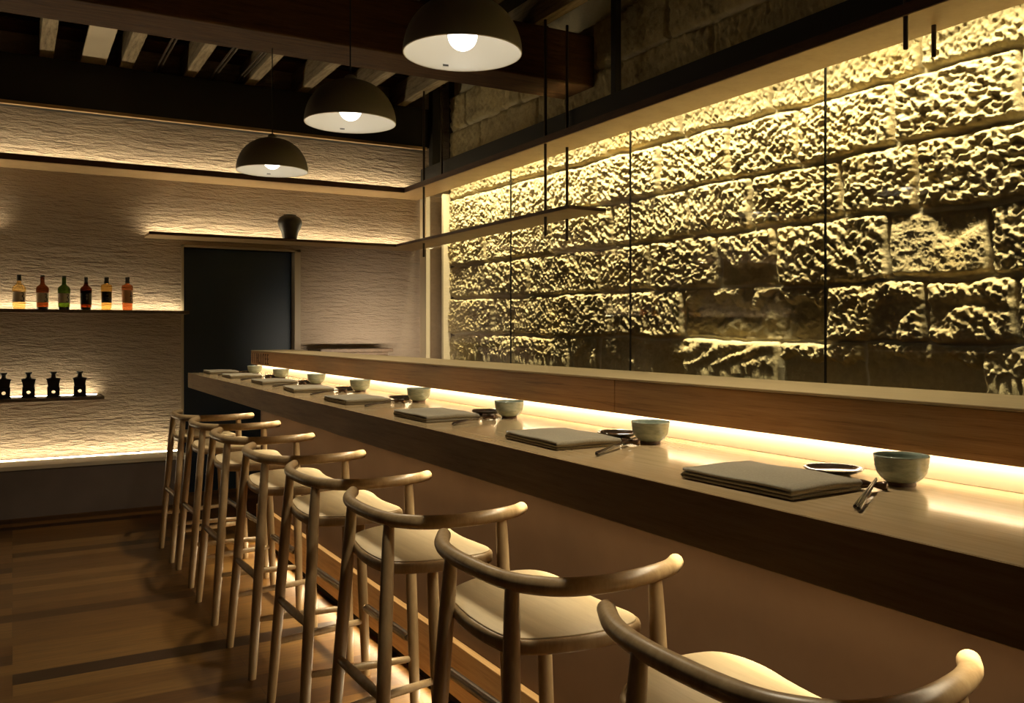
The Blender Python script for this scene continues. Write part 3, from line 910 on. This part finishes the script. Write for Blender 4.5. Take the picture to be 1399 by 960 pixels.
# black bottles with a see-through round opening
def make_flask():
    t = thing('black_bottle', 'f', 'bottle')
    bm = bmesh.new()
    # lower body: block with a round through-hole
    w, d_, h, r, cz = .043, .026, .070, .0135, .043
    n = 32
    def outer(a):
        c, s = math.cos(a), math.sin(a); k = max(abs(c)/w, abs(s)/(h/2))
        return c/k, s/k
    rings = []
    for yy_, rr_ in ((-d_, 1), (d_, 1)):
        o_ = []; i_ = []
        for k in range(n):
            a = 2*PI*(k+.5)/n; ox, oz = outer(a)
            o_.append(bm.verts.new((ox, yy_, .012+h/2+oz))); i_.append(bm.verts.new((r*math.cos(a), yy_, cz+r*math.sin(a))))
        rings.append((o_, i_))
    (o0, i0), (o1, i1) = rings
    for k in range(n):
        k2 = (k+1) % n
        bm.faces.new([o0[k], o0[k2], i0[k2], i0[k]]); bm.faces.new([o1[k], i1[k], i1[k2], o1[k2]])
        bm.faces.new([o0[k], o1[k], o1[k2], o0[k2]]); bm.faces.new([i0[k], i0[k2], i1[k2], i1[k]])
    obj('bottle_base', bm, M['black'], t)
    obj('foot', bx(-.050, .050, -.032, .032, .0005, .012), M['black'], t, bevel=.003)
    def sq(prof):
        bm = bmesh.new(); R = []
        for a, b, z in prof: R.append([bm.verts.new(p) for p in ((-a, -b, z), (a, -b, z), (a, b, z), (-a, b, z))])
        for A, B in zip(R, R[1:]):
            for k in range(4): bm.faces.new([A[k], A[(k+1) % 4], B[(k+1) % 4], B[k]])
        bm.faces.new(R[0][::-1]); bm.faces.new(R[-1]); return bm
    obj('bottle_body', sq([(.046, .029, .0825), (.039, .025, .086), (.040, .026, .100), (.046, .029, .134), (.051, .032, .141), (.049, .031, .146), (.022, .020, .151)]), M['black'], t, bevel=.002)
    obj('stopper', lathe(bmesh.new(), [(0, .150), (.021, .150), (.0150, .163), (.0145, .176), (.024, .190), (.025, .198), (0, .199)], 20), M['black'], t, smooth=False)
    return t
fl = make_flask()
for i, (px, lab) in enumerate(((5, 'black bottle cut by the left edge, on the low shelf'), (39, 'black bottle on the low shelf, third from its open end'),
                 (73, 'black bottle on the low shelf, second from its open end'), (109, 'black bottle closest to the open end of the low shelf'))):
    f_ = fl if i == 0 else copy_tree(fl)
    f_.location = (X_at(px, 7.74), 7.74, .8905); f_['label'] = lab; f_['group'] = 'black bottles on the low shelf'
    f_.rotation_euler = (0, 0, -math.atan2(X_at(px, 7.74), 7.74)+.0)

# vase
bm = bmesh.new()
lathe(bm, [(0, 0), (.058, 0), (.062, .004), (.066, .03), (.074, .07), (.094, .11), (.106, .145), (.104, .172), (.088, .200), (.062, .214), (.054, .216), (.058, .225), (.052, .226), (.046, .214), (.03, .20), (0, .19)], 40)
tag(obj('dark_vase', bm, M['vase'], loc=(2.145, 7.76, 2.2155), smooth=True), 'dark round-shouldered vase on the shelf above the doorway', 'vase')

# ------------------------------------------------------------------ pendant lamps
def make_pendant():
    t = thing('pendant_lamp', 'p', 'lamp')
    R = .218; bm = bmesh.new()
    prof = []
    n = 22
    for i in range(n+1):
        a = PI/2*i/n
        prof.append((R*math.cos(a)**.93 if i < n else 0.0, .205*math.sin(a)))
    prof[-1] = (0, .205)
    obj('lamp_shade', lathe(bm, prof, 64, close=False), M['dome'], t, smooth=True)
    r2 = R-.004
    prof = [(R, -.0005), (R-.001, -.003), (R-.003, -.003), (r2, -.0005)]+[(r2*math.cos(PI/2*i/n)**.93 if i < n else 0.0, .200*math.sin(PI/2*i/n)) for i in range(1, n+1)]
    sh = obj('shade_lining', lathe(bmesh.new(), prof, 64, close=False), M['domein'], t, smooth=True)
    sh['label'] = 'white enamel inside of the shade'
    obj('bulb', lathe(bmesh.new(), [(0, .010)]+[(.054*math.sin(PI*i/20), .064-.054*math.cos(PI*i/20)) for i in range(1, 19)]+[(.018, .122), (.018, .13)], 32), M['bulb'], t, smooth=True)
    obj('socket', lathe(bmesh.new(), [(0, .125), (.022, .125), (.024, .199), (0, .199)], 24), M['domein'], t)
    obj('collar', lathe(bmesh.new(), [(.0, .203), (.030, .203), (.026, .222), (.010, .232), (0, .232)], 24), M['dome'], t, smooth=True)
    # tiny printed maker's mark inside the rim
    bm = bmesh.new()
    for k in range(5):
        a = PI*.44+k*.022
        p = Vector((math.cos(a)*(r2-.002), math.sin(a)*(r2-.002), .018))
        box(bm, p.x-.0016, p.x+.0016, p.y-.001, p.y, .013, .020)
    obj('printed_mark', bm, ink, t)
    return t
pen = make_pendant()
PP = [((1.433, 2.882, 2.42), 'largest in view, over the middle stools', 'pendant lamp cut by the top edge, closest to the camera'),
      ((1.412, 4.05, 2.405), '', 'middle pendant lamp of the row of three'),
      ((1.410, 5.50, 2.405), '', 'pendant lamp closest to the back wall'),
      ((1.43, 1.55, 2.42), '', 'pendant lamp above the picture, over the near end of the counter')]
for i, (loc, _, lab) in enumerate(PP):
    p_ = pen if i == 0 else copy_tree(pen)
    p_.location = loc
    tag(p_, 'dark grey dome '+lab, 'lamp', 'dome pendant lamps over the counter')
    zt = 3.165 if i == 2 and False else 3.54
    bm = bmesh.new(); tube(bm, [(0, 0, .23), (0, 0, zt-loc[2]+.19)], .0035, 8)
    obj('cord', bm, M['blacksteel'], p_, smooth=True)
    disc = bpy.data.lights.new('bulb_light', 'AREA'); disc.shape = 'DISK'; disc.size = .09; disc.energy = 5
    disc.color = (1.0, .86, .62); disc.spread = math.radians(136)
    lo = bpy.data.objects.new('bulb_light', disc); lo.parent = p_; lo.location = (0, 0, .006); COL.objects.link(lo)

# ------------------------------------------------------------------ light from the strips and lamps
DOWN = (0, 0, 0)
# grazing light behind the glass, shining down the stone
area('stone_grazer', (3.495, 2.9, 2.93), (0, math.radians(-7), 0), .025, 9.4, 150, (1, .87, .56), 62)
area('stone_grazer_wide', (3.495, 2.9, 2.931), (0, math.radians(-12), 0), .025, 9.4, 85, (1, .87, .56), 150)
# under-counter strip, lighting seats and front
area('undercounter_strip', (1.35, 2.4, 1.008), (0, math.radians(14), 0), .015, 7.0, 13, (1, .84, .56), 112)
area('undercounter_beam', (1.385, 2.4, 1.007), (0, math.radians(9), 0), .012, 7.0, 15, (1, .86, .58), 44)
# unseen fill light without fitting, added to brighten the wall right of the doorway
area('wall_fill_light', (2.75, 6.5, 1.14), (math.radians(97), 0, math.radians(-8)), .9, .03, 5, (1, .84, .62), 70)
# strip under the plinth washing the floor
area('plinth_strip', (1.412, 2.4, .046), (0, math.radians(72), 0), .012, 7.0, 16, (1, .80, .50), 170)

w = bpy.data.worlds.new('world'); S.world = w; w.use_nodes = True
w.node_tree.nodes['Background'].inputs[0].default_value = (.9, .72, .52, 1)
w.node_tree.nodes['Background'].inputs[1].default_value = .02

# ------------------------------------------------------------------ camera
cam = bpy.data.cameras.new('camera'); co = bpy.data.objects.new('camera', cam); COL.objects.link(co)
co.location = (0, 0, 1.4)
co.rotation_euler = (PI/2, 0, -math.radians(29.66))
cam.sensor_width = 36; cam.lens = 36*1198.7/1399
cam.shift_y = -(480-453.3)/1399
cam.clip_start = .02
S.camera = co

S.view_settings.view_transform = 'Standard'; S.view_settings.look = 'None'
S.view_settings.exposure = 0; S.view_settings.gamma = 1; S.view_settings.use_curve_mapping = False
S.cycles.max_bounces = 8; S.cycles.diffuse_bounces = 4; S.cycles.transparent_max_bounces = 16
S.cycles.sample_clamp_indirect = 4; S.cycles.use_denoising = True
S.cycles.caustics_reflective = False; S.cycles.caustics_refractive = False
